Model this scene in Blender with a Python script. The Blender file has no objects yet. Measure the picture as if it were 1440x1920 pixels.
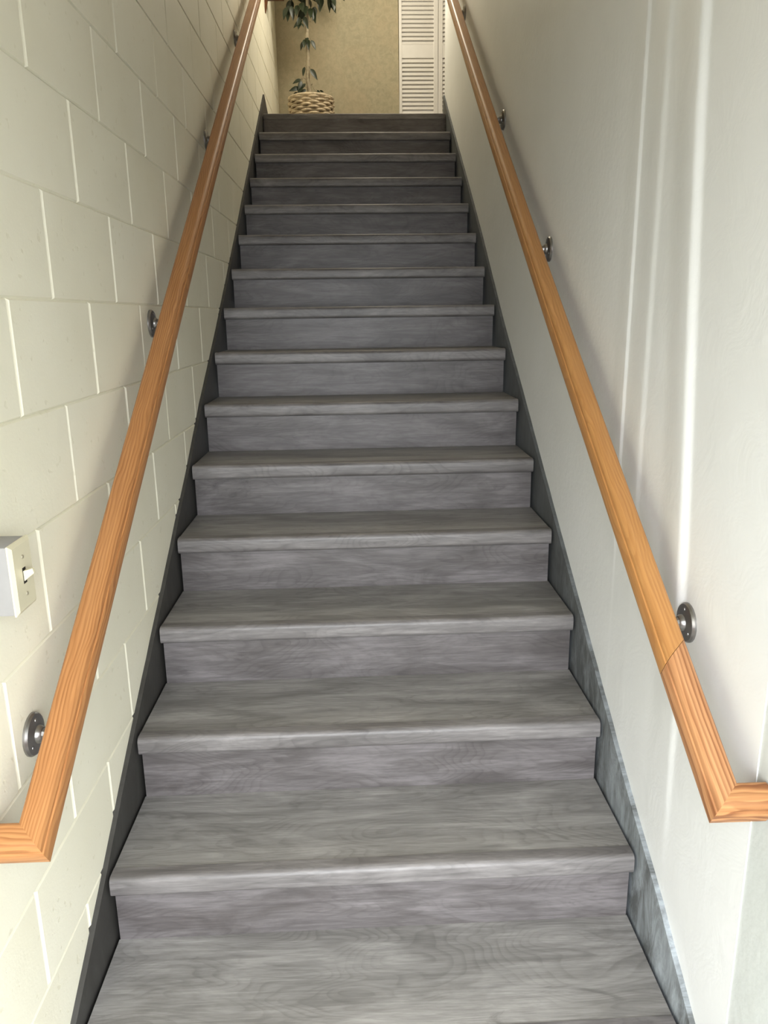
import bpy, bmesh, math, random
from mathutils import Vector, Matrix, Euler

# ------------------------------------------------------------------ units
K = 0.9236          # layout unit -> metres (a wall block is 0.44 x 0.22 units)
FL = 0.1905         # lower floor lies one riser below the first tread
def V(x, y, z): return Vector((x * K, y * K, (z + FL) * K))

scene = bpy.context.scene
COL = scene.collection
random.seed(7)

# ------------------------------------------------------------------ camera
def setup_camera():
    f, cx, cy, cz, pitch, yaw, roll = 1430.162, -0.0184, -1.5912, 1.4881, 0.2530, 0.0317, -0.0135
    cp, sp, c, s = math.cos(pitch), math.sin(pitch), math.cos(yaw), math.sin(yaw)
    fwd = Vector((s * cp, c * cp, -sp)); right = Vector((c, -s, 0)); up = right.cross(fwd)
    cr, sr = math.cos(roll), math.sin(roll)
    r2 = cr * right + sr * up; u2 = -sr * right + cr * up
    cam = bpy.data.cameras.new('camera')
    cam.sensor_fit = 'HORIZONTAL'; cam.sensor_width = 36.0; cam.lens = 36.0 * f / 1440.0
    cam.clip_start = 0.02
    o = bpy.data.objects.new('camera', cam); COL.objects.link(o)
    m = Matrix((r2, u2, -fwd)).transposed().to_4x4(); m.translation = V(cx, cy, cz)
    o.matrix_world = m
    scene.camera = o
setup_camera()

# ------------------------------------------------------------------ light and exposure
DOOR_Y = -1.88                   # entrance behind the camera
D_TOP = 2.14                     # head of the entrance
def setup_light():
    w = bpy.data.worlds.new('daylight'); scene.world = w; w.use_nodes = True
    bg = w.node_tree.nodes['Background']
    bg.inputs['Color'].default_value = (0.92, 0.96, 1.0, 1); bg.inputs['Strength'].default_value = 13.0
    # daylight through the open entrance behind the camera (a portal: it only steers sampling of the sky)
    b = bpy.data.lights.new('doorway_portal', 'AREA'); b.shape = 'RECTANGLE'
    b.size = 1.24 * K; b.size_y = (D_TOP + FL + 0.05) * K; b.cycles.is_portal = True
    o = bpy.data.objects.new('doorway_portal', b); COL.objects.link(o)
    o.location = V(0, DOOR_Y - 0.11, (D_TOP - FL) / 2); o.rotation_euler = (math.radians(90), 0, 0)
    # warm pendant lamp over the stair head, above the picture
    l = bpy.data.lights.new('hall_lamp', 'POINT'); l.shadow_soft_size = 0.2
    l.energy = 40; l.color = (1.0, 0.91, 0.74)
    o = bpy.data.objects.new('hall_lamp', l); COL.objects.link(o); o.location = V(0.15, 4.5, 4.2)
    scene.view_settings.view_transform = 'Standard'; scene.view_settings.look = 'None'
    scene.view_settings.gamma = 1.0; scene.view_settings.use_curve_mapping = False
    scene.view_settings.exposure = 0.0
setup_light()

# ------------------------------------------------------------------ materials
def lin(r, g, b):
    f = lambda c: c / 12.92 if c <= 0.04045 else ((c + 0.055) / 1.055) ** 2.4
    return (f(r / 255), f(g / 255), f(b / 255), 1)

class NT:
    def __init__(s, name):
        s.m = bpy.data.materials.new(name); s.m.use_nodes = True
        s.t = s.m.node_tree; s.b = s.t.nodes['Principled BSDF']
    def n(s, typ, **kw):
        nd = s.t.nodes.new(typ)
        for k, v in kw.items():
            if k in nd.inputs.keys(): nd.inputs[k].default_value = v
            else: setattr(nd, k, v)
        return nd
    def l(s, a, b): s.t.links.new(a, b)
    def coords(s, scale=(1, 1, 1), rot=(0, 0, 0), rand=True, space='Object'):
        tc = s.n('ShaderNodeTexCoord'); out = tc.outputs[space]
        if rand:
            oi = s.n('ShaderNodeObjectInfo')
            mul = s.n('ShaderNodeVectorMath', operation='SCALE'); mul.inputs[0].default_value = (37.0, 11.0, 23.0)
            s.l(oi.outputs['Random'], mul.inputs['Scale'])
            ad = s.n('ShaderNodeVectorMath', operation='ADD'); s.l(out, ad.inputs[0]); s.l(mul.outputs[0], ad.inputs[1])
            out = ad.outputs[0]
        mp = s.n('ShaderNodeMapping'); mp.inputs['Scale'].default_value = scale; mp.inputs['Rotation'].default_value = rot
        s.l(out, mp.inputs['Vector']); return mp.outputs['Vector']
    def noise(s, vec, scale, detail=3, rough=0.55, dist=0.0):
        nd = s.n('ShaderNodeTexNoise'); nd.inputs['Scale'].default_value = scale; nd.inputs['Detail'].default_value = detail
        nd.inputs['Roughness'].default_value = rough; nd.inputs['Distortion'].default_value = dist
        s.l(vec, nd.inputs['Vector']); return nd.outputs['Fac']
    def ramp(s, fac, stops):
        r = s.n('ShaderNodeValToRGB'); el = r.color_ramp.elements
        while len(el) < len(stops): el.new(0.5)
        for e, (p, c) in zip(el, stops): e.position = p; e.color = c
        s.l(fac, r.inputs['Fac']); return r.outputs['Color']
    def mix(s, fac, a, b, blend='MIX'):
        m = s.n('ShaderNodeMix', data_type='RGBA', blend_type=blend)
        for v, i in ((fac, m.inputs[0]), (a, m.inputs[6]), (b, m.inputs[7])):
            if isinstance(v, bpy.types.NodeSocket): s.l(v, i)
            else: i.default_value = v
        return m.outputs[2]
    def bump(s, h, strength=0.3, dist=0.002):
        b = s.n('ShaderNodeBump'); b.inputs['Strength'].default_value = strength; b.inputs['Distance'].default_value = dist
        s.l(h, b.inputs['Height']); s.l(b.outputs['Normal'], s.b.inputs['Normal']); return b
    def fin(s, col=None, rough=0.5, metal=0.0, spec=0.5):
        if col is not None:
            if isinstance(col, bpy.types.NodeSocket): s.l(col, s.b.inputs['Base Color'])
            else: s.b.inputs['Base Color'].default_value = col
        if isinstance(rough, bpy.types.NodeSocket): s.l(rough, s.b.inputs['Roughness'])
        else: s.b.inputs['Roughness'].default_value = rough
        s.b.inputs['Metallic'].default_value = metal; s.b.inputs['Specular IOR Level'].default_value = spec
        return s.m

G = lambda v: (v, v, v, 1)
def mat_block():
    t = NT('painted_block'); v = t.coords(rand=True)
    big = t.noise(v, 2.5, 4); fine = t.noise(v, 150, 4, 0.6); mid = t.noise(v, 34, 4, 0.65)
    pits = t.ramp(t.noise(v, 46, 2, 0.5), [(0.27, G(0.0)), (0.33, G(1.0))])
    c = t.ramp(big, [(0.3, lin(233, 228, 206)), (0.7, lin(239, 235, 216))])
    c = t.mix(pits, lin(228, 223, 200), c)
    h = t.mix(0.5, fine, mid); h2 = t.mix(0.3, h, pits)
    t.bump(h2, 0.28, 0.003); return t.fin(c, 0.55, spec=0.35)
def mat_plaster(name, c1, c2, bump, sc=70, smooth=False):
    t = NT(name); v = t.coords(rand=False)
    big = t.noise(v, 1.8, 5, 0.6); peel = t.noise(v, sc, 3, 0.5); med = t.noise(v, sc * 0.33, 3, 0.6)
    c = t.ramp(big, [(0.3, c1), (0.7, c2)])
    h = t.mix(0.45, peel, med); t.bump(h, bump, 0.004)
    return t.fin(c, t.ramp(t.noise(v, 6, 3), [(0.3, G(0.42)), (0.7, G(0.58))]), spec=0.4)
def mat_right_wall():
    t = NT('patched_white_plaster'); v = t.coords(rand=False)
    sep = t.n('ShaderNodeSeparateXYZ'); t.l(v, sep.inputs[0])
    wob = t.noise(v, 3.0, 4, 0.6)
    ad = t.n('ShaderNodeMath', operation='MULTIPLY_ADD'); t.l(wob, ad.inputs[0]); ad.inputs[1].default_value = 0.5; t.l(sep.outputs[1], ad.inputs[2])
    mr = t.n('ShaderNodeMapRange'); t.l(ad.outputs[0], mr.inputs['Value'])
    mr.inputs['From Min'].default_value = 0.42; mr.inputs['From Max'].default_value = 0.72
    big = t.noise(v, 1.8, 5, 0.6); peel = t.noise(v, 62, 3, 0.5); med = t.noise(v, 22, 3, 0.6); tro = t.noise(v, 9, 4, 0.65, 0.8)
    c = t.ramp(big, [(0.3, lin(228, 229, 227)), (0.7, lin(235, 236, 235))])
    pe = t.mix(0.45, peel, med)
    h = t.mix(mr.outputs['Result'], tro, pe)
    t.bump(h, 0.45, 0.004)
    return t.fin(c, t.ramp(mr.outputs['Result'], [(0.0, G(0.38)), (1.0, G(0.55))]), spec=0.4)
def mat_hall_wall():
    t = NT('sponged_yellow_paint'); v = t.coords(rand=False)
    a = t.noise(v, 30, 5, 0.7, 0.6); b = t.noise(v, 4, 3)
    c = t.ramp(a, [(0.38, lin(184, 174, 146)), (0.62, lin(168, 160, 134))])
    c = t.mix(t.ramp(b, [(0.4, G(0)), (0.7, G(0.35))]), c, lin(188, 168, 138))
    t.bump(a, 0.3, 0.003); return t.fin(c, 0.7, spec=0.25)
def mat_vinyl(name, dark, light):
    t = NT(name)
    broad = t.noise(t.coords((1.4, 5.0, 5.0)), 2.0, 5, 0.6, 0.9)           # cloudy tone
    streak = t.noise(t.coords((2.4, 30.0, 30.0)), 1.8, 6, 0.65, 0.7)       # grain streaks
    fine = t.noise(t.coords((9.0, 150.0, 150.0)), 1.6, 4, 0.65, 0.3)       # pores
    knot = t.noise(t.coords((3.0, 9.0, 9.0)), 1.5, 5, 0.62, 1.2)
    ringn = t.noise(t.coords((1.0, 3.4, 3.4)), 1.6, 2, 0.5, 0.3)           # contour lines make the cathedral figure
    rm = t.n('ShaderNodeMath', operation='MULTIPLY'); t.l(ringn, rm.inputs[0]); rm.inputs[1].default_value = 34.0
    rf = t.n('ShaderNodeMath', operation='FRACT'); t.l(rm.outputs[0], rf.inputs[0])
    deep = tuple(x * 0.58 for x in dark[:3]) + (1,); mid = tuple((a + b) / 2 for a, b in zip(dark, light))
    c = t.ramp(broad, [(0.34, dark), (0.5, mid), (0.66, light)])
    c = t.mix(t.ramp(streak, [(0.36, G(0.42)), (0.56, G(0.0))]), c, deep)
    c = t.mix(t.ramp(streak, [(0.55, G(0.0)), (0.75, G(0.3))]), c, tuple(min(1, x * 1.25) for x in light[:3]) + (1,))
    amt = t.mix(1.0, t.ramp(rf.outputs[0], [(0.5, G(0.0)), (0.9, G(0.42)), (1.0, G(0.0))]), t.ramp(broad, [(0.4, G(1.0)), (0.62, G(0.15))]), 'MULTIPLY')
    c = t.mix(amt, c, deep)
    c = t.mix(t.ramp(fine, [(0.38, G(0.30)), (0.58, G(0.0))]), c, deep)
    c = t.mix(t.ramp(knot, [(0.24, G(0.7)), (0.36, G(0.0))]), c, tuple(x * 0.45 for x in dark[:3]) + (1,))
    t.bump(fine, 0.10, 0.001); return t.fin(c, 0.42, spec=0.45)
def mat_skirt(name, base, scuff, amount, foot=0.0):
    """dark paint; foot > 0: base and scuffs paler over the lowest steps"""
    t = NT(name); v = t.coords((1, 1, 1), rand=False); vs = t.coords((1, 3.0, 1.1), rot=(0.5, 0, 0), rand=False)
    n = t.noise(vs, 6.0, 6, 0.7, 0.6); f = t.noise(v, 60, 4)
    mask = t.ramp(n, [(0.40, G(0.0)), (0.66, G(amount))])
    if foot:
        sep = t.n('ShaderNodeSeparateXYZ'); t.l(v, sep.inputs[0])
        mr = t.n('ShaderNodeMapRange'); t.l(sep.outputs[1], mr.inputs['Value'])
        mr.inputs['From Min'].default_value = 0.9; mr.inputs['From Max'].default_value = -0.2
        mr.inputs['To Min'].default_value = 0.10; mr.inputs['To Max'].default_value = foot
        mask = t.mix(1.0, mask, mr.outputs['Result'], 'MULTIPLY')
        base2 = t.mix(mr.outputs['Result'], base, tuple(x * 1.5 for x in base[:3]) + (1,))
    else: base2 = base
    c = t.mix(mask, base2, scuff)
    t.bump(f, 0.15, 0.002); return t.fin(c, 0.6, spec=0.3)
def mat_wood(name, light, mid, dark, ring=1.0, flame=0.5, gloss=0.28, lines=0.5):
    t = NT(name)
    v = t.coords((0.9, 14.0, 14.0)); vf = t.coords((9.0, 260.0, 260.0)); vw = t.coords((1, 1, 1))
    warp = t.noise(t.coords((1.3, 5.0, 5.0)), 2.4, 3, 0.5)          # slow wander of the growth rings
    sep = t.n('ShaderNodeSeparateXYZ'); t.l(vw, sep.inputs[0])
    a = t.n('ShaderNodeMath', operation='MULTIPLY_ADD'); t.l(sep.outputs[2], a.inputs[0]); a.inputs[1].default_value = 0.35; t.l(sep.outputs[1], a.inputs[2])
    b = t.n('ShaderNodeMath', operation='MULTIPLY_ADD'); t.l(warp, b.inputs[0]); b.inputs[1].default_value = 0.06 * flame; t.l(a.outputs[0], b.inputs[2])
    w = t.n('ShaderNodeMath', operation='MULTIPLY'); t.l(b.outputs[0], w.inputs[0]); w.inputs[1].default_value = 150.0 * ring
    fr = t.n('ShaderNodeMath', operation='FRACT'); t.l(w.outputs[0], fr.inputs[0])   # early wood fades into a sharp late-wood line
    n = t.noise(v, 2.0, 4, 0.6, 0.6); f = t.noise(vf, 1.0, 3); str_ = t.noise(t.coords((2.0, 30.0, 30.0)), 1.4, 2)
    c = t.mix(n, light, mid)
    amt = t.ramp(fr.outputs[0], [(0.35, G(0.0)), (0.82, G(lines)), (0.93, G(lines * 0.9)), (1.0, G(0.0))])
    amt = t.mix(1.0, amt, t.ramp(str_, [(0.3, G(0.35)), (0.62, G(1.0))]), 'MULTIPLY')
    c = t.mix(amt, c, dark)
    c = t.mix(t.ramp(f, [(0.42, G(0.25)), (0.6, G(0))]), c, dark)
    t.b.inputs['Coat Weight'].default_value = 0.14; t.b.inputs['Coat Roughness'].default_value = 0.25
    t.bump(f, 0.06, 0.001); return t.fin(c, gloss + 0.2, spec=0.35)
def mat_plain(name, c, rough=0.5, metal=0.0, spec=0.5, var=0.06, sc=20):
    t = NT(name); v = t.coords(rand=True); n = t.noise(v, sc, 3)
    a = tuple(x * (1 - var) for x in c[:3]) + (1,); b = tuple(min(1, x * (1 + var)) for x in c[:3]) + (1,)
    return t.fin(t.ramp(n, [(0.3, a), (0.7, b)]), rough, metal, spec)

M = {}
M['block'] = mat_block()
M['joint'] = mat_plain('painted_mortar', lin(238, 234, 214), 0.6, spec=0.3)
M['wall_r'] = mat_right_wall()
M['wall_b'] = mat_plaster('knockdown_white_plaster', lin(196, 200, 196), lin(206, 209, 205), 0.55, 45)
M['hall'] = mat_hall_wall()
M['ceil'] = mat_plain('ceiling_paint', lin(206, 200, 184), 0.9, spec=0.2)
M['tread'] = mat_vinyl('grey_oak_tread_lit', lin(126, 123, 120), lin(164, 161, 158))  # same vinyl as the risers; light on the treads painted into the colour
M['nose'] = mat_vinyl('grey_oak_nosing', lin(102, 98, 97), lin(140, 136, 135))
M['riser'] = mat_vinyl('grey_oak_riser_shaded', lin(86, 81, 80), lin(122, 117, 118))  # same vinyl, darkened: shade on the risers painted into the colour
M['skirt_l'] = mat_skirt('dark_grey_skirt_paint', lin(60, 58, 55), lin(78, 77, 74), 0.5)
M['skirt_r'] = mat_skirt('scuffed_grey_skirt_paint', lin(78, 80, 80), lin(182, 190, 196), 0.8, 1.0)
M['oak'] = mat_wood('varnished_fir', lin(190, 138, 88), lin(176, 120, 70), lin(136, 84, 44), 1.0, 0.8, lines=0.75)
M['oak_r'] = mat_wood('varnished_fir_pale', lin(198, 148, 92), lin(182, 128, 72), lin(150, 98, 52), 0.8, 0.9, lines=0.4)
M['fir'] = mat_wood('strong_grain_fir', lin(200, 150, 106), lin(190, 136, 90), lin(122, 72, 40), 0.85, 0.25, lines=0.95)
M['flame'] = mat_wood('flame_grain_fir', lin(198, 146, 98), lin(186, 130, 80), lin(108, 60, 30), 0.42, 2.6, lines=0.95)
M['steel'] = mat_plain('worn_nickel', lin(150, 148, 145), 0.34, 0.9, var=0.08)
M['dark'] = mat_plain('dark_void', lin(20, 18, 18), 0.9)
M['ivory'] = mat_plain('ivory_plastic', lin(212, 204, 176), 0.4, var=0.03)
M['boxgrey'] = mat_plain('painted_metal_box', lin(150, 148, 146), 0.55, var=0.03)
M['screw'] = mat_plain('painted_screw', lin(150, 142, 120), 0.4)
M['white'] = mat_plain('white_door_paint', lin(238, 235, 230), 0.45, var=0.02)
M['wicker'] = mat_plain('pale_wicker', lin(206, 188, 158), 0.6, var=0.35, sc=26)
M['wicker_d'] = mat_plain('brown_wicker', lin(136, 108, 78), 0.65, var=0.25, sc=60)
M['bark'] = mat_plain('grey_bark', lin(158, 146, 122), 0.8, var=0.2, sc=50)
M['leaf'] = mat_plain('dark_green_leaf', lin(34, 44, 24), 0.42, var=0.3, sc=30)
M['soil'] = mat_plain('potting_soil', lin(50, 40, 30), 0.95, var=0.3, sc=90)
M['floor'] = mat_vinyl('grey_oak_floor', lin(112, 106, 100), lin(142, 136, 129))
M['brown'] = mat_wood('red_brown_wood', lin(110, 66, 34), lin(96, 54, 26), lin(60, 32, 16), 0.8, 0.5)
M['asphalt'] = mat_plain('outdoor_asphalt', lin(72, 70, 68), 0.9, var=0.2, sc=30)
M['black'] = mat_plain('dark_slot', lin(28, 24, 18), 0.6)

# ------------------------------------------------------------------ mesh helpers (coordinates in layout units)
class MB:
    def __init__(s): s.v = []; s.f = []
    def add(s, vs, fs):
        b = len(s.v); s.v += [tuple(v) for v in vs]; s.f += [tuple(i + b for i in f) for f in fs]
    def box(s, x0, x1, y0, y1, z0, z1):
        vs = [(x, y, z) for z in (z0, z1) for y in (y0, y1) for x in (x0, x1)]
        s.add(vs, [(0, 2, 3, 1), (4, 5, 7, 6), (0, 1, 5, 4), (2, 6, 7, 3), (0, 4, 6, 2), (1, 3, 7, 5)])
    def extrude(s, prof, a, b, put):
        """closed profile list of 2-tuples swept between stations a and b; put(station, p) -> xyz"""
        n = len(prof); vs = [put(a, p) for p in prof] + [put(b, p) for p in prof]
        fs = [(i, (i + 1) % n, n + (i + 1) % n, n + i) for i in range(n)]
        fs += [tuple(range(n - 1, -1, -1)), tuple(range(n, 2 * n))]
        s.add(vs, fs)
    def loft(s, rings, caps=True):
        n = len(rings[0]); b = len(s.v)
        for r in rings: s.v += [tuple(p) for p in r]
        for k in range(len(rings) - 1):
            for i in range(n):
                s.f.append((b + k * n + i, b + k * n + (i + 1) % n, b + (k + 1) * n + (i + 1) % n, b + (k + 1) * n + i))
        if caps:
            s.f.append(tuple(b + i for i in range(n - 1, -1, -1))); s.f.append(tuple(b + (len(rings) - 1) * n + i for i in range(n)))
    def tube(s, pts, r, n=8):
        pts = [Vector(p) for p in pts]; rs = r if isinstance(r, (list, tuple)) else [r] * len(pts)
        rings = []; ref = None
        for i, p in enumerate(pts):
            d = (pts[min(i + 1, len(pts) - 1)] - pts[max(i - 1, 0)]).normalized()
            if ref is None: ref = Vector((0, 0, 1)) if abs(d.z) < 0.9 else Vector((1, 0, 0))
            a = (ref - d * ref.dot(d)).normalized(); b = d.cross(a); ref = a
            rings.append([p + (a * math.cos(2 * math.pi * k / n) + b * math.sin(2 * math.pi * k / n)) * rs[i] for k in range(n)])
        s.loft(rings)
    def lathe(s, prof, n, put):
        """prof list of (radius, axial); put(radius*cos, radius*sin, axial)"""
        s.loft([[put(r * math.cos(2 * math.pi * k / n), r * math.sin(2 * math.pi * k / n), h) for k in range(n)] for r, h in prof])
    def build(s, name, mat, parent=None, smooth=False, bevel=0.0, world=True, origin=None, angle=35):
        me = bpy.data.meshes.new(name)
        org = origin if origin is not None else (Vector((0, 0, 0)))
        if world: pts = [V(*v) - org for v in s.v]
        else: pts = [Vector(v) * K for v in s.v]
        me.from_pydata(pts, [], s.f)
        bm = bmesh.new(); bm.from_mesh(me); bmesh.ops.recalc_face_normals(bm, faces=bm.faces)
        if bevel:
            ed = [e for e in bm.edges if len(e.link_faces) == 2 and e.calc_face_angle(0) > 0.6]
            bmesh.ops.bevel(bm, geom=ed, offset=bevel * K, segments=2, profile=0.6, affect='EDGES', clamp_overlap=True)
        bm.to_mesh(me); bm.free()
        me.materials.append(mat)
        if smooth:
            for p in me.polygons: p.use_smooth = True
            me.set_sharp_from_angle(angle=math.radians(angle))
        o = bpy.data.objects.new(name, me); COL.objects.link(o)
        if world: o.location = org
        if parent is not None:
            o.parent = parent
            if world: o.location = org - wloc(parent)
        return o
def wloc(o):
    p = Vector(o.location)
    while o.parent is not None: o = o.parent; p += Vector(o.location)
    return p
def empty(name, loc):
    o = bpy.data.objects.new(name, None); COL.objects.link(o); o.location = loc; o.empty_display_size = 0.05; return o
def tag(o, label, cat, group=None):
    o['label'] = label; o['category'] = cat
    if group: o['group'] = group
    return o
def structure(o): o['kind'] = 'structure'; return o
def ctr(mb):
    xs = [Vector(v) for v in mb.v]
    lo = Vector([min(p[i] for p in xs) for i in range(3)]); hi = Vector([max(p[i] for p in xs) for i in range(3)])
    return V(*((lo + hi) / 2))

# ------------------------------------------------------------------ the stair in numbers
H, GO, W2 = 0.1905, 0.3064, 0.6366        # rise, going, half width
SK = 0.0135                                # the steps are set a hair askew
XW, XS = 0.6566, 0.6446                    # wall plane, face of the skirt boards
Y_END, Z_TOP = 4.51, 15 * H                # corner of the right wall, landing level
HALL_Y, HALL_X, CEIL = 5.80, 2.4, 5.45

# ------------------------------------------------------------------ setting: floors, ceilings, walls
def build_floor():
    m = MB(); m.box(-XW - 0.05, XW + 0.05, DOOR_Y - 1.2, -0.30, -FL - 0.15, -FL)
    structure(m.build('floor', M['floor']))
    m = MB(); m.box(-XW - 0.05, HALL_X + 0.1, 15 * GO - GO + 0.02, HALL_Y + 0.05, Z_TOP - 0.25, Z_TOP - 0.012)
    o = structure(m.build('floor_upper', M['floor']))
    y = 14 * GO + 0.04; k = 0
    while y < HALL_Y - 0.02:                 # landing planks
        y1 = min(y + 0.19, HALL_Y - 0.002); x = -XW + 0.004 - (0.5 if k % 2 else 0)
        while x < HALL_X:
            x0, x1 = max(x, -XW + 0.004), min(x + 1.3, HALL_X)
            if x1 - x0 > 0.05:
                p = MB(); p.box(x0 + 0.001, x1 - 0.001, y + 0.001, y1 - 0.001, Z_TOP - 0.012, Z_TOP)
                p.build('plank', M['floor'], o, origin=ctr(p))
            x += 1.3
        y += 0.19; k += 1
def build_ground():
    m = MB(); m.box(-14, 14, -18, 8, -FL - 0.26, -FL - 0.16)
    structure(m.build('ground', M['asphalt']))
def build_ceiling():
    m = MB(); m.box(-XW - 0.1, HALL_X + 0.1, 0.30, HALL_Y + 0.1, CEIL, CEIL + 0.1)
    structure(m.build('ceiling', M['ceil']))
    m = MB(); m.box(-XW - 0.1, XW + 0.1, DOOR_Y - 0.1, 0.22, 2.30, 2.42); m.box(-XW - 0.1, XW + 0.1, 0.22, 0.28, 2.30, CEIL)
    structure(m.build('ceiling_lower', M['ceil']))

# concrete block wall: every block near the stair is an object, joints recessed between them
ZB0, PZ, PY, YA, YB = 1.5275, 0.2205, 0.44, 0.105, 0.322
def block_mesh(y0, y1, hz, depth):
    jy, jz, d = 0.0072, 0.0042, 0.0046
    m = MB(); a, b = (y1 - y0) / 2, hz / 2
    def ring(iy, iz, x): return [(x, -a + iy, -b + iz), (x, a - iy, -b + iz), (x, a - iy, b - iz), (x, -a + iy, b - iz)]
    m.loft([ring(0.0006, 0.0006, -depth), ring(0.0006, 0.0006, -d), ring(jy * 0.5, jz * 0.5, -d * 0.55), ring(jy, jz, 0)])
    return m
def build_left_wall():
    m = MB(); m.box(-XW - 0.22, -XW - 0.0052, DOOR_Y - 0.02, HALL_Y + 0.05, -FL - 0.1, CEIL)
    wall = structure(m.build('wall_left', M['joint']))
    proto = None; rest = MB(); n = 0
    for r in range(-8, 18):
        z0 = ZB0 + PZ * r; off = YA if r % 2 == 0 else YB
        for c in range(-9, 14):
            y0 = off + PY * c; yc, zc = y0 + PY / 2, z0 + PZ / 2
            if y0 + PY > HALL_Y - 0.005 or z0 + PZ > CEIL or y0 < DOOR_Y: 
                cut = (max(y0, DOOR_Y), min(y0 + PY, HALL_Y - 0.003))
                if cut[1] - cut[0] < 0.03 or z0 + PZ > CEIL: continue
            else: cut = (y0, y0 + PY)
            line = 0.6217 * yc + 0.2
            seen = zc > line - 0.25 and zc < 2.25 + 0.36 * max(yc, 0) + 0.02 and yc > -0.75 and zc > -0.15
            full = cut == (y0, y0 + PY)
            if seen:
                if full:
                    if proto is None:
                        o = proto = block_mesh(y0, y0 + PY, PZ, 0.012).build('block', M['block'], wall, world=False)
                    else:
                        o = proto.copy(); COL.objects.link(o)
                else:
                    o = block_mesh(cut[0], cut[1], PZ, 0.012).build('block', M['block'], wall, world=False)
                o.parent = wall; o.location = V(-XW + random.uniform(-0.0006, 0.0006), (cut[0] + cut[1]) / 2, zc)
                n += 1
            elif zc > line - 1.0:
                b = block_mesh(cut[0], cut[1], PZ, 0.012); ym = (cut[0] + cut[1]) / 2
                rest.add([(v[0] - XW, v[1] + ym, v[2] + zc) for v in b.v], b.f)
    o = rest.build('block_course', M['block'], wall); o['kind'] = 'stuff'
    print('blocks', n)

def wall_r_x(y, z):
    """distance the right wall's face bulges towards the stair: old taped joints run up it"""
    def ridge(y0, h, up, dn):
        t = y - y0
        if t < -up or t > dn: return 0.0
        return h * (0.5 + 0.5 * math.cos(math.pi * t / (up if t < 0 else dn)))
    y3 = -0.045 + 0.075 * math.sin(1.6 * (z - 1.35)) * (1 if z > 0.6 else 0.9) 
    b = 0.0
    e = min(1.0, max(0.12, (z - 0.9) / 0.5 + 0.4))
    b += ridge(0.332, 0.0042 * e, 0.011, 0.11)
    b += ridge(0.205, 0.0036 * e, 0.030, 0.10)
    f = 1.0 if z > 0.95 else max(0.0, (z - 0.25) / 0.7)
    b += ridge(y3, 0.0100 * f, 0.028, 0.14)
    return b
def build_right_wall():
    ys = [-0.45 + 0.006 * i for i in range(0, 150)] + [0.45 + 0.15 * i for i in range(1, 27)] + [Y_END]
    ys = [y for y in ys if y < Y_END - 0.01] + [Y_END]
    zs = [-FL] + [0.05 + 0.06 * i for i in range(0, 46)] + [2.9 + 0.35 * i for i in range(0, 8)]
    m = MB(); nz = len(zs)
    grid = [(XW - wall_r_x(y, z), y, z) for y in ys for z in zs]
    fs = [(i * nz + j, i * nz + j + 1, (i + 1) * nz + j + 1, (i + 1) * nz + j) for i in range(len(ys) - 1) for j in range(nz - 1)]
    m.add(grid, fs)
    # thickness: back face and ends
    yb0, yb1, z0, z1 = ys[0], Y_END, zs[0], zs[-1]
    m.add([(XW + 0.12, yb0, z0), (XW + 0.12, yb1, z0), (XW + 0.12, yb1, z1), (XW + 0.12, yb0, z1)], [(0, 1, 2, 3)])
    m.add([(XW, yb1, z0), (XW + 0.12, yb1, z0), (XW + 0.12, yb1, z1), (XW, yb1, z1)], [(0, 1, 2, 3)])
    m.add([(XW, yb0, z0), (XW + 0.12, yb0, z0), (XW + 0.12, yb0, z1), (XW, yb0, z1)], [(0, 1, 2, 3)])
    me_o = structure(m.build('wall_right', M['wall_r'], smooth=True))
    m = MB(); m.box(XW + 0.0022, XW + 0.12, DOOR_Y - 0.02, -0.45, -FL - 0.1, 2.40)
    structure(m.build('wall_entry', M['wall_b']))
    # upper hall
    m = MB(); m.box(-XW - 0.1, 0.395, HALL_Y, HALL_Y + 0.12, Z_TOP - 0.1, CEIL); m.box(1.60, HALL_X + 0.1, HALL_Y, HALL_Y + 0.12, Z_TOP - 0.1, CEIL)
    m.box(0.395, 1.60, HALL_Y, HALL_Y + 0.12, Z_TOP + 2.2, CEIL)
    structure(m.build('wall_back', M['hall']))
    m = MB(); m.box(0.30, 1.70, HALL_Y + 0.55, HALL_Y + 0.6, Z_TOP - 0.1, Z_TOP + 2.3)
    m.box(0.30, 0.395, HALL_Y + 0.12, HALL_Y + 0.55, Z_TOP - 0.1, Z_TOP + 2.3); m.box(1.6, 1.70, HALL_Y + 0.12, HALL_Y + 0.55, Z_TOP - 0.1, Z_TOP + 2.3)
    m.box(0.30, 1.70, HALL_Y + 0.12, HALL_Y + 0.6, Z_TOP + 2.2, Z_TOP + 2.3)
    structure(m.build('wall_closet', M['hall']))
    m = MB(); m.box(HALL_X, HALL_X + 0.1, Y_END - 0.1, HALL_Y + 0.1, Z_TOP - 0.1, CEIL); m.box(XW + 0.12, HALL_X, Y_END - 0.12, Y_END, Z_TOP - 0.3, CEIL)
    structure(m.build('wall_hall', M['hall']))
    # thin trim along the foot of the back wall
    m = MB(); m.box(-XW + 0.001, 0.39, HALL_Y - 0.014, HALL_Y - 0.001, Z_TOP, Z_TOP + 0.1)
    structure(m.build('baseboard_back', M['white'], bevel=0.003))
    # end wall of the entry behind the camera, and the frame of its doorway
    m = MB(); m.box(-XW, XW, DOOR_Y - 0.1, DOOR_Y, D_TOP, 2.42)
    structure(m.build('wall_front', M['wall_b']))
    d = MB()
    for x0, x1, z0, z1 in ((-XW, -0.62, -FL, D_TOP), (0.62, XW, -FL, D_TOP), (-0.62, 0.62, D_TOP - 0.03, D_TOP)):
        d.box(x0, x1, DOOR_Y - 0.09, DOOR_Y - 0.03, z0, z1)
    structure(d.build('trim_1', M['white']))

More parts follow.
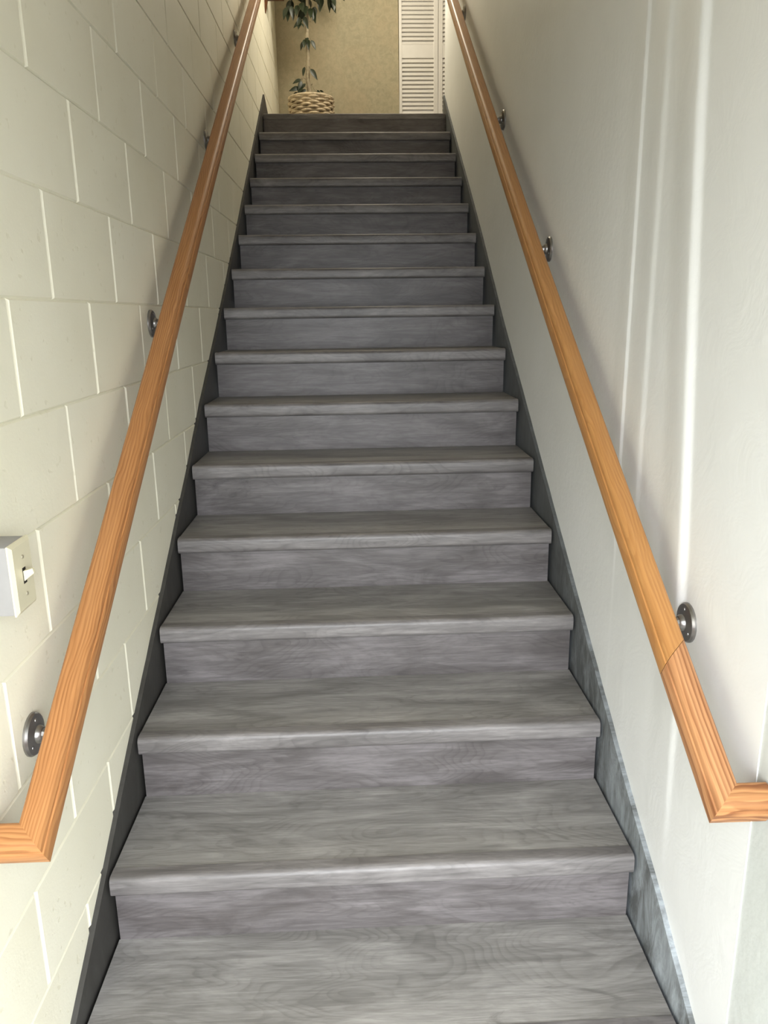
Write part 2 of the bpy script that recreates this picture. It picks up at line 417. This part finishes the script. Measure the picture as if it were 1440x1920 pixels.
def build_skirts():
    # measured top lines of the two skirt boards (y, height above the line of the treads)
    RT = [(-0.75, 0.262), (-0.333, 0.259), (-0.147, 0.266), (0.09, 0.249), (0.356, 0.244), (0.875, 0.234), (1.26, 0.229), (1.59, 0.229), (1.99, 0.218), (2.63, 0.240), (3.1, 0.241), (3.55, 0.234), (4.0, 0.227), (4.3, 0.223), (Y_END - 0.004, 0.223)]
    LT = [(-0.75, 0.212), (-0.52, 0.212), (-0.1, 0.211), (0.26, 0.221), (0.55, 0.215), (0.87, 0.213), (1.2, 0.210), (1.5, 0.219), (1.91, 0.207), (2.3, 0.206), (2.9, 0.214), (3.5, 0.228), (4.10, 0.232), (4.48, 0.244)]
    s = 0.62174
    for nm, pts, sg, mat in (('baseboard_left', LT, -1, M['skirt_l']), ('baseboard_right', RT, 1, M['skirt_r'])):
        fine = []
        for (ya, da), (yb, db) in zip(pts, pts[1:]):
            n = max(1, int((yb - ya) / 0.05))
            for i in range(n):
                u = i / n; fine.append((ya + (yb - ya) * u, da + (db - da) * u + random.uniform(-0.0016, 0.0016)))
        fine.append(pts[-1])
        top = [(y, max(s * y + d, -FL + 0.08)) for y, d in fine]
        if sg < 0: top += [(4.90, Z_TOP + 0.001)]
        else: top += [(Y_END - 0.004, Z_TOP + 0.001)]
        yend = top[-1][0]
        low = [(y, max(-FL, s * y - 0.42)) for y, _ in top]
        low[-1] = (yend, Z_TOP - 0.25)
        m = MB(); xa, xb = sg * XS, sg * (XW + 0.004); n = len(top)
        vs = [(xa, y, z) for y, z in top] + [(xa, y, z) for y, z in low] + [(xb, y, z) for y, z in top] + [(xb, y, z) for y, z in low]
        fs = []
        for i in range(n - 1):
            fs += [(i, i + 1, n + i + 1, n + i), (2 * n + i, 3 * n + i, 3 * n + i + 1, 2 * n + i + 1), (i, 2 * n + i, 2 * n + i + 1, i + 1), (n + i, n + i + 1, 3 * n + i + 1, 3 * n + i)]
        fs += [(0, n, 3 * n, 2 * n), (n - 1, 3 * n - 1, 4 * n - 1, 2 * n - 1)]
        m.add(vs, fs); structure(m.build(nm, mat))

# ------------------------------------------------------------------ staircase
def build_stairs():
    root = empty('staircase', V(0, -0.33, -FL))
    tag(root, 'straight flight of grey wood-look stairs with rounded nosings climbing between two walls', 'stairs')
    sk = lambda x, y: y + SK * x
    def rbox(m, x0, x1, y0, y1, z0, z1):
        b = MB(); b.box(x0, x1, y0, y1, z0, z1); m.add([(x, sk(x, y), z) for x, y, z in b.v], b.f)
    arc = lambda cy, cz, r, a0, a1, n: [(cy + r * math.cos(math.radians(a0 + (a1 - a0) * i / n)), cz + r * math.sin(math.radians(a0 + (a1 - a0) * i / n))) for i in range(n + 1)]
    prof = [(0.018, 0.004)] + arc(-0.0083, -0.010, 0.014, 90, 180, 6) + arc(-0.0103, -0.036, 0.012, 180, 270, 6) + [(-0.004, -0.048), (-0.004, -0.045), (0.018, -0.045)]
    for k in range(1, 17):
        yr, z = (k - 2) * GO, (k - 1) * H              # riser face below tread k, tread level
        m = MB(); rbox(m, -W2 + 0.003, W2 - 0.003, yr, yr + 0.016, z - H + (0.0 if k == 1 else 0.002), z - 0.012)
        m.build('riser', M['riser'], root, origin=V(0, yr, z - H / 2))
        if k == 16:
            n = MB(); w = W2
            pr = [(0.05, 0.0)] + arc(0.004, -0.006, 0.006, 90, 180, 3) + [(-0.002, -0.035), (0.05, -0.035)]
            n.extrude(pr, -w, w, lambda a, p: (a, sk(a, yr + p[0]), z + p[1]))
            n.build('tread', M['nose'], root, smooth=True, origin=V(0, yr, z)); continue
        m = MB(); rbox(m, -W2, W2, yr + 0.0185, yr + GO + 0.001, z - 0.022, z + 0.002)
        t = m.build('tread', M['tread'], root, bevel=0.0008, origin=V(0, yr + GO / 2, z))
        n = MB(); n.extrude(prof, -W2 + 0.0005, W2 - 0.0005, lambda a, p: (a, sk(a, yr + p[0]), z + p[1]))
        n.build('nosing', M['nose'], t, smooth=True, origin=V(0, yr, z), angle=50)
    # rough carriage under the treads, seen only through the dark gap beside them
    m = MB(); n = 15
    vs = []
    top = [(-0.28, -FL)]
    for k in range(1, 16): top += [((k - 2) * GO + 0.03, (k - 1) * H - 0.03), ((k - 1) * GO + 0.03, (k - 1) * H - 0.03)]
    for k in range(1, 16):
        y0, y1 = (k - 2) * GO + 0.03, (k - 1) * GO + 0.03
        m.box(-W2 + 0.01, W2 - 0.01, y0, y1, (k - 1) * H - 0.35 if k > 1 else -FL, (k - 1) * H - 0.023)
    m.build('carriage', M['dark'], root)

# ------------------------------------------------------------------ handrails
def rail_profile(w, h):
    P = []
    arc = lambda ca, cb, r, a0, a1, n: [(ca + r * math.cos(math.radians(a0 + (a1 - a0) * i / n)), cb + r * math.sin(math.radians(a0 + (a1 - a0) * i / n))) for i in range(n + 1)]
    P += arc(0.006, -h + 0.006, 0.006, 270, 180, 3)
    P += arc(0.012, -0.012, 0.012, 180, 90, 5)
    P += arc(w - 0.0185, -0.015, 0.015, 90, 8, 6)
    P += [(w - 0.0035, -0.0165), (w - 0.0008, -0.0172), (w, -0.0185)]
    P += arc(w - 0.006, -h + 0.006, 0.006, 0, -90, 3)
    return P
def build_rail(name, sg, gap, w, h, ic, s, c, y0, pieces, y_top, mats, disc, label):
    """pieces: list of (material key, y of wall-side start, y of wall-side end); ends are mitred at 45 degrees"""
    root = empty(name, V(sg * (XW - gap - w / 2), y0, ic + s * y0))
    th = math.atan(s); ct, st = math.cos(th), math.sin(th); prof = rail_profile(w, h)
    zf = lambda y: ic + s * y + c * y * y
    def put(t_y, a, b, cut):
        """t_y: station (y at the wall side); a: distance from the wall side; b: height; cut: mitre"""
        y = t_y - (a * ct if cut else 0.0)
        return (sg * (XW - gap - a), y - b * st, zf(y) + b * ct)
    org = V(sg * (XW - gap - w / 2), y0, zf(y0)); rot = Matrix.Rotation(th, 4, 'X') @ Matrix.Rotation(math.pi / 2, 4, 'Z')
    def localise(o):                          # grain runs along the object's own X axis
        mw = Matrix.Translation(org) @ rot
        o.data.transform(mw.inverted() @ Matrix.Translation(o.location + (wloc(root))))
        o.matrix_local = Matrix.Translation(org - wloc(root)) @ rot
    for nm, mk, ya, yb, cb in pieces:
        m = MB(); n = max(1, int((yb - ya) / 0.3)); rings = []
        for i in range(n + 1):
            y = ya + (yb - ya) * i / n; cut = (i == 0) or (i == n and cb)
            rings.append([put(y, a, b, cut) for a, b in prof])
        m.loft(rings)
        localise(m.build(nm, M[mk], root, smooth=True, angle=40))
    # return to the wall
    m = MB(); rings = []
    for e in (0, 1):
        ring = []
        for a, b in prof:
            y = y0 - a * ct; x = sg * (XW - 0.001) if e == 0 else sg * (XW - gap - a)
            ring.append((x, y - b * st, zf(y) + b * ct))
        rings.append(ring)
    m.loft(rings); o = m.build('return_piece', M[mats], root, smooth=True, angle=40, origin=org)
    if sg != 0:
        pass
    # brackets
    for (yb, zb) in disc:
        br = MB(); X = lambda d: sg * (XW - d)
        R = 0.042
        br.lathe([(0.0005, 0.0), (R, 0.0), (R, 0.004), (R * 0.93, 0.0085), (R * 0.75, 0.0105), (R * 0.42, 0.0125), (0.017, 0.017), (0.0135, 0.022), (0.0005, 0.0225)], 24, lambda u, v, t: (X(t), yb + u, zb + v))
        b = br.build('bracket', M['steel'], root, smooth=True, angle=30, origin=V(X(0), yb, zb))
        yc = yb; zu = zf(yc) - h / ct
        xm = gap + w / 2
        a = MB(); a.tube([(X(0.018), yb, zb), (X(xm * 0.55), yb, zb - 0.004), (X(xm * 0.85), yb, zb + 0.002), (X(xm), yb, (zb + zu) / 2 + 0.002), (X(xm), yb, zu - 0.004)], [0.0125, 0.010, 0.0095, 0.009, 0.009], 10)
        a.build('arm', M['steel'], b, smooth=True, origin=V(X(0), yb, zb))
        p = MB(); L = 0.03
        def sad(y, x, dz): return (x, y, zf(y) - h / ct + dz)
        pr = []
        for y in (yb - L, yb + L):
            pr.append([sad(y, X(xm - 0.011), 0.0), sad(y, X(xm + 0.011), 0.0), sad(y, X(xm + 0.011), -0.004), sad(y, X(xm - 0.011), -0.004)])
        p.loft(pr); p.build('saddle', M['steel'], b, origin=V(X(0), yb, zb))
        for k in range(3):
            q = MB(); an = math.radians(90 + 120 * k); u0, v0 = 0.029 * math.cos(an), 0.029 * math.sin(an)
            q.lathe([(0.0002, 0.010), (0.0042, 0.0095), (0.0038, 0.0118), (0.0002, 0.0128)], 8, lambda u, v, t: (X(t), yb + u0 + u, zb + v0 + v))
            q.build('screw', M['steel'], b, smooth=True, origin=V(X(0), yb, zb))
    return tag(root, label, 'handrail')
def build_rails():
    build_rail('handrail', -1, 0.049, 0.052, 0.057, 0.9782, 0.6714, -0.0035, -0.456,
               [('rail', 'oak', -0.456, 4.55, False)], 4.55, 'oak',
               [(3.163, 2.975), (2.041, 2.233), (0.873, 1.471), (-0.26, 0.719)],
               'orange varnished wooden handrail on the cream block wall, one unbroken length')
    build_rail('handrail', 1, 0.048, 0.050, 0.057, 1.020, 0.627, 0.0092, -0.481,
               [('lower_rail', 'fir', -0.481, -0.2365, True), ('rail', 'oak_r', -0.2355, 4.40, False)], 4.4, 'flame',
               [(3.45, 3.193), (2.109, 2.320), (1.174, 1.701), (-0.137, 0.861)],
               'golden wooden handrail on the white plaster wall, its foot spliced with a strongly grained piece')

# ------------------------------------------------------------------ switch box on the left wall
def build_switch():
    y0, y1, z0, z1 = -0.369, -0.290, 1.002, 1.125; xf = -XW + 0.052
    root = empty('light_switch', V(-XW, (y0 + y1) / 2, (z0 + z1) / 2))
    tag(root, 'ivory toggle light switch in a raised metal box on the cream block wall', 'light switch')
    m = MB(); m.box(-XW, xf, y0 + 0.001, y1 - 0.001, z0 + 0.001, z1 - 0.001)
    m.build('box', M['boxgrey'], root, smooth=True, bevel=0.004, origin=V(-XW, (y0 + y1) / 2, (z0 + z1) / 2))
    m = MB(); m.loft([[(xf, y0, z0), (xf, y1, z0), (xf, y1, z1), (xf, y0, z1)], [(xf + 0.003, y0, z0), (xf + 0.003, y1, z0), (xf + 0.003, y1, z1), (xf + 0.003, y0, z1)],
                      [(xf + 0.0075, y0 + 0.006, z0 + 0.006), (xf + 0.0075, y1 - 0.006, z0 + 0.006), (xf + 0.0075, y1 - 0.006, z1 - 0.006), (xf + 0.0075, y0 + 0.006, z1 - 0.006)]])
    pl = m.build('cover_plate', M['ivory'], root, origin=V(xf, (y0 + y1) / 2, (z0 + z1) / 2))
    yc, zc = (y0 + y1) / 2, (z0 + z1) / 2; xp = xf + 0.0076
    m = MB(); m.box(xp - 0.002, xp + 0.0003, yc - 0.0062, yc + 0.0062, zc - 0.014, zc + 0.014)
    m.build('slot', M['black'], pl, origin=V(xf, yc, zc))
    m = MB(); m.loft([[(xp, yc - 0.005, zc - 0.010), (xp, yc + 0.005, zc - 0.010), (xp, yc + 0.005, zc + 0.009), (xp, yc - 0.005, zc + 0.009)],
                      [(xp + 0.018, yc - 0.0042, zc + 0.004), (xp + 0.018, yc + 0.0042, zc + 0.004), (xp + 0.016, yc + 0.0042, zc + 0.013), (xp + 0.016, yc - 0.0042, zc + 0.013)]])
    m.build('toggle', M['ivory'], pl, bevel=0.0015, origin=V(xf, yc, zc))
    for dz in (-0.033, 0.033):
        m = MB(); m.lathe([(0.0002, 0.0), (0.0036, 0.0), (0.003, 0.0016), (0.0002, 0.002)], 10, lambda u, v, t: (xp + t, yc + u, zc + dz + v))
        m.build('screw', M['screw'], pl, smooth=True, origin=V(xf, yc, zc))

# ------------------------------------------------------------------ louvred closet doors
def build_louvre(idx, x0, x1, ls, rs):
    yf = HALL_Y - 0.004; t = 0.032; z0, z1 = Z_TOP + 0.02, Z_TOP + 2.19
    root = structure(empty('door_%d' % idx, V(x0, yf, z0)))
    for xa, xb in ((x0, x0 + ls), (x1 - rs, x1)):
        m = MB(); m.box(xa, xb, yf - t, yf, z0, z1); m.build('stile', M['white'], root, bevel=0.003, origin=ctr(m))
    xa, xb = x0 + ls, x1 - rs
    rails = [(z0, z0 + 0.22), (3.637, 3.742), (z1 - 0.11, z1)]
    for za, zb in rails:
        m = MB(); m.box(xa, xb, yf - t + 0.003, yf - 0.003, za, zb); m.build('rail', M['white'], root, origin=ctr(m))
    proto = None; p = 0.0336
    for za, zb in ((rails[0][1], rails[1][0]), (rails[1][1], rails[2][0])):
        n = int(round((zb - za) / p)); q = (zb - za) / n
        for i in range(n):
            zc = za + (i + 0.5) * q
            if proto is None:
                m = MB(); hl = 0.0232; th = 0.0035; a = math.radians(58)
                pr = []
                for sx in (xa - 0.004, xb + 0.004):
                    ring = []
                    for u, v in ((-hl, -th), (hl, -th), (hl, th), (-hl, th)):
                        ring.append((sx - (xa + xb) / 2, u * math.cos(a) - v * math.sin(a), u * math.sin(a) + v * math.cos(a)))
                    pr.append(ring)
                m.loft(pr); o = proto = m.build('slat', M['white'], root, world=False)
            else:
                o = proto.copy(); COL.objects.link(o)
            o.parent = root; o.location = V((xa + xb) / 2, yf - t / 2, zc) - root.location
def build_doors():
    build_louvre(1, 0.399, 0.736, 0.024, 0.038)
    build_louvre(2, 0.740, 1.077, 0.036, 0.024)
    build_louvre(3, 1.081, 1.418, 0.024, 0.038)

# ------------------------------------------------------------------ tree in its basket
PLY = 5.30
def P(px, py, dy=0.0):
    """hand-measured outline of the plant, in steps of about 4 mm around the foot of the trunk"""
    return (-0.3634 + (px - 580) * 0.00435, PLY + dy, 3.2242 - (py - 180) * 0.00383)
def build_basket():
    cx, cz = -0.3515, Z_TOP
    root = empty('wicker_basket', V(cx, PLY, cz))
    tag(root, 'pale woven wicker basket holding the tree at the stair head', 'basket')
    Hh, r0, r1 = 0.335, 0.145, 0.176
    rad = lambda z: r0 + (r1 - r0) * math.sin(min(1, z / Hh * 1.1) * math.pi / 2)
    m = MB(); m.lathe([(r0 - 0.03, 0.008), (r0 - 0.012, 0.0), (rad(Hh * 0.5) - 0.014, Hh * 0.5), (r1 - 0.014, Hh - 0.02), (r1 - 0.022, Hh - 0.02), (rad(Hh * 0.5) - 0.022, Hh * 0.5)], 24, lambda u, v, t: (cx + u, PLY + v, cz + t))
    m.build('liner', M['wicker_d'], root, smooth=True, origin=V(cx, PLY, cz))
    m = MB(); m.lathe([(0.001, 0.0), (r1 - 0.02, 0.0), (r1 - 0.02, 0.012), (0.001, 0.02)], 24, lambda u, v, t: (cx + u, PLY + v, cz + Hh - 0.03 + t))
    m.build('soil', M['soil'], root, origin=V(cx, PLY, cz))
    rows = 17; ns = 18
    for k in range(rows):
        z = Hh * (k + 0.5) / rows
        m = MB(); pts = []
        nn = ns * 4
        for i in range(nn + 1):
            a = 2 * math.pi * i / nn
            wv = math.cos(a * ns / 2 + (math.pi if k % 2 else 0))
            r = rad(z) + 0.0085 * wv
            pts.append((cx + r * math.cos(a), PLY + r * math.sin(a), cz + z + 0.003 * math.sin(3 * a + k)))
        m.tube(pts, 0.0098, 6)
        m.build('woven_strand', M['wicker'], root, smooth=True, origin=V(cx, PLY, cz), angle=60)
    m = MB()
    pts = [(cx + (r1 + 0.002) * math.cos(2 * math.pi * i / 36), PLY + (r1 + 0.002) * math.sin(2 * math.pi * i / 36), cz + Hh + 0.004) for i in range(37)]
    m.tube(pts, 0.012, 8); m.build('rim', M['wicker'], root, smooth=True, origin=V(cx, PLY, cz))
    for i in range(ns):
        a = 2 * math.pi * (i + 0.5) / ns
        m = MB(); m.tube([(cx + (rad(Hh * t) - 0.002) * math.cos(a), PLY + (rad(Hh * t) - 0.002) * math.sin(a), cz + Hh * t) for t in (0.01, 0.3, 0.6, 1.0)], 0.006, 5)
        m.build('stake', M['wicker_d'], root, smooth=True, origin=V(cx, PLY, cz))
    return root
def build_tree():
    base = P(581, 186)
    root = empty('potted_tree', V(base[0], PLY, base[2] - 0.02))   # its roots sit in the basket's soil
    tag(root, 'small indoor tree with bare grey trunk and dark drooping leaves in a wicker basket', 'plant')
    tr = [P(582, 192), P(581, 170), P(578, 150), P(579, 125), P(580, 105), P(580, 85), P(579, 68), P(580, 45), P(581, 25), P(582, 5), P(582, -25), P(584, -60), P(583, -110)]
    m = MB(); m.tube(tr, [0.021, 0.019, 0.016, 0.0145, 0.0145, 0.015, 0.0155, 0.014, 0.013, 0.012, 0.011, 0.009, 0.005], 10)
    m.build('trunk', M['bark'], root, smooth=True, origin=wloc(root))
    # one leaf mesh: pointed oval, folded along the midrib and curled, with a thickness
    L = MB(); n = 7; secs = []
    for i in range(n + 1):
        u = i / n; wd = 0.44 * math.sin(math.pi * u ** 0.8) ** 0.9 * (1 - 0.25 * u) + 0.012
        sag = -0.22 * u * u
        secs.append([(-wd / 2, u, sag + 0.14 * wd), (0, u, sag), (wd / 2, u, sag + 0.14 * wd), (wd / 2, u, sag + 0.14 * wd - 0.02), (0, u, sag - 0.025), (-wd / 2, u, sag + 0.14 * wd - 0.02)])
    L.loft(secs); L.tube([(0, -0.22, 0.02), (0, 0.05, -0.012)], 0.012, 4)
    proto = None; rnd = random.Random(3)
    def leaf(pos, ang, size, tilt=0.0, roll=0.0):
        """ang: direction in the plane facing the stair (degrees, 0 right, 90 up); tilt towards the viewer"""
        nonlocal proto
        if proto is None: o = proto = L.build('leaf', M['leaf'], root, smooth=True, world=False)
        else: o = proto.copy(); COL.objects.link(o)
        a = math.radians(ang); t = math.radians(tilt)
        d = Vector((math.cos(a) * math.cos(t), -math.sin(t), math.sin(a) * math.cos(t))).normalized()
        up = Vector((0, -1, 0)); up = (up - d * up.dot(d)).normalized()
        up = (Matrix.Rotation(math.radians(roll), 3, d) @ up)
        x = d.cross(up)
        mt = Matrix((x, d, up)).transposed().to_4x4() @ Matrix.Diagonal((size, size, size, 1)); mt.translation = V(*pos) - wloc(root)
        o.parent = root; o.matrix_local = mt
    # the leaves one can tell apart, from the foot upwards
    for (px, py, ang, pxs, tilt, roll) in (
        (566, 150, 200, 17, 10, 20), (567, 153, 250, 20, 25, -15), (574, 158, 225, 17, 20, 20), (562, 166, 200, 20, 25, 0), (568, 165, 235, 19, 30, 25),
        (575, 170, 200, 14, 20, 0), (558, 174, 230, 16, 25, 10), (574, 127, 250, 16, 10, 25), (584, 130, -55, 22, 15, -10),
        (573, 78, 245, 16, 10, 20), (576, 76, 262, 19, 40, 0), (581, 75, 275, 20, 30, 0), (587, 77, 300, 18, 15, -20), (580, 72, 268, 16, 55, 10),
        (595, 171, -50, 11, 20, 0), (600, 171, -25, 8, 15, 20),
        (572, 40, 215, 20, 15, 15), (568, 34, 255, 18, 15, 0), (570, 44, 240, 14, 25, 20), (575, 33, 290, 22, 15, 0), (571, 46, 300, 8, 20, 0),
        (549, 12, 260, 26, 15, 10), (553, 14, 280, 24, 15, -15), (545, 16, 250, 22, 20, 15), (592, 16, 275, 26, 15, 20), (596, 14, 262, 24, 20, -20),
        (605, 2, 265, 18, 15, 0), (610, -2, 255, 24, 15, 10), (624, -6, 285, 30, 12, 15), (628, -4, 280, 26, 20, -20), (588, 18, 270, 24, 45, 0),
        (580, 14, 265, 22, 40, 10), (565, 12, 262, 24, 40, 0), (572, 8, 275, 26, 50, 10)):
        leaf(P(px, py, -0.02 - 0.02 * rnd.random()), ang, pxs * 0.0044, tilt, roll)
    for pts in ([P(581, 163), P(583, 160), P(587, 158, -0.02), P(589, 168, -0.03), P(593, 173, -0.03), P(600, 176, -0.03)],
                [P(580, 44), P(585, 40, -0.01), P(588, 41, -0.01)], [P(580, 168), P(570, 160, -0.02), P(562, 158, -0.03)],
                [P(578, 150), P(570, 146, -0.02), P(566, 149, -0.03)], [P(580, 85), P(577, 80, -0.02), P(574, 78, -0.03)]):
        br = MB(); br.tube(pts, 0.0028, 5); br.build('twig', M['bark'], root, smooth=True, origin=wloc(root))
    # crown: hanging leaves on arching twigs
    for i in range(26):
        a = rnd.uniform(0, 2 * math.pi); z0 = rnd.uniform(0.75, 1.3); ln = rnd.uniform(0.12, 0.26); b0 = Vector((base[0] + 0.01, PLY, base[2] + z0))
        pts = []
        for j in range(5):
            u = j / 4; pts.append(b0 + Vector((math.cos(a) * ln * u, math.sin(a) * ln * u, 0.10 * u - 0.20 * u * u)))
        t = MB(); t.tube([tuple(p) for p in pts], [0.005, 0.004, 0.0035, 0.003, 0.002], 5); t.build('twig', M['bark'], root, smooth=True, origin=wloc(root))
        for j in range(1, 5):
            for s2 in range(2):
                p = pts[j] + Vector((rnd.uniform(-0.02, 0.02), rnd.uniform(-0.02, 0.02), 0))
                if p.z < 3.2242 + 155 * 0.00383: continue
                leaf(tuple(p), rnd.uniform(235, 305), rnd.uniform(0.085, 0.125), rnd.uniform(-40, 40), rnd.uniform(-60, 60))

# ------------------------------------------------------------------ small brown ledge high on the left wall
def build_ledge():
    root = empty('wall_ledge', V(-XW, 5.05, 3.79))
    tag(root, 'small red-brown wooden ledge on the left wall above the stair head', 'shelf')
    m = MB(); m.box(-XW, -XW + 0.135, 4.96, 5.10, 3.835, 3.865); m.build('board', M['brown'], root, bevel=0.003, origin=V(-XW, 5.05, 3.79))
    m = MB(); m.loft([[(-XW, 4.925, 3.70), (-XW, 4.965, 3.705), (-XW + 0.004, 4.965, 3.705), (-XW + 0.004, 4.925, 3.70)],
                      [(-XW, 4.925, 3.835), (-XW, 4.985, 3.835), (-XW + 0.03, 4.985, 3.835), (-XW + 0.03, 4.925, 3.835)]])
    m.build('support', M['brown'], root, origin=V(-XW, 5.05, 3.79))

build_ground(); build_floor(); build_ceiling(); build_left_wall(); build_right_wall(); build_skirts()
build_stairs(); build_rails(); build_switch(); build_doors(); build_basket(); build_tree(); build_ledge()
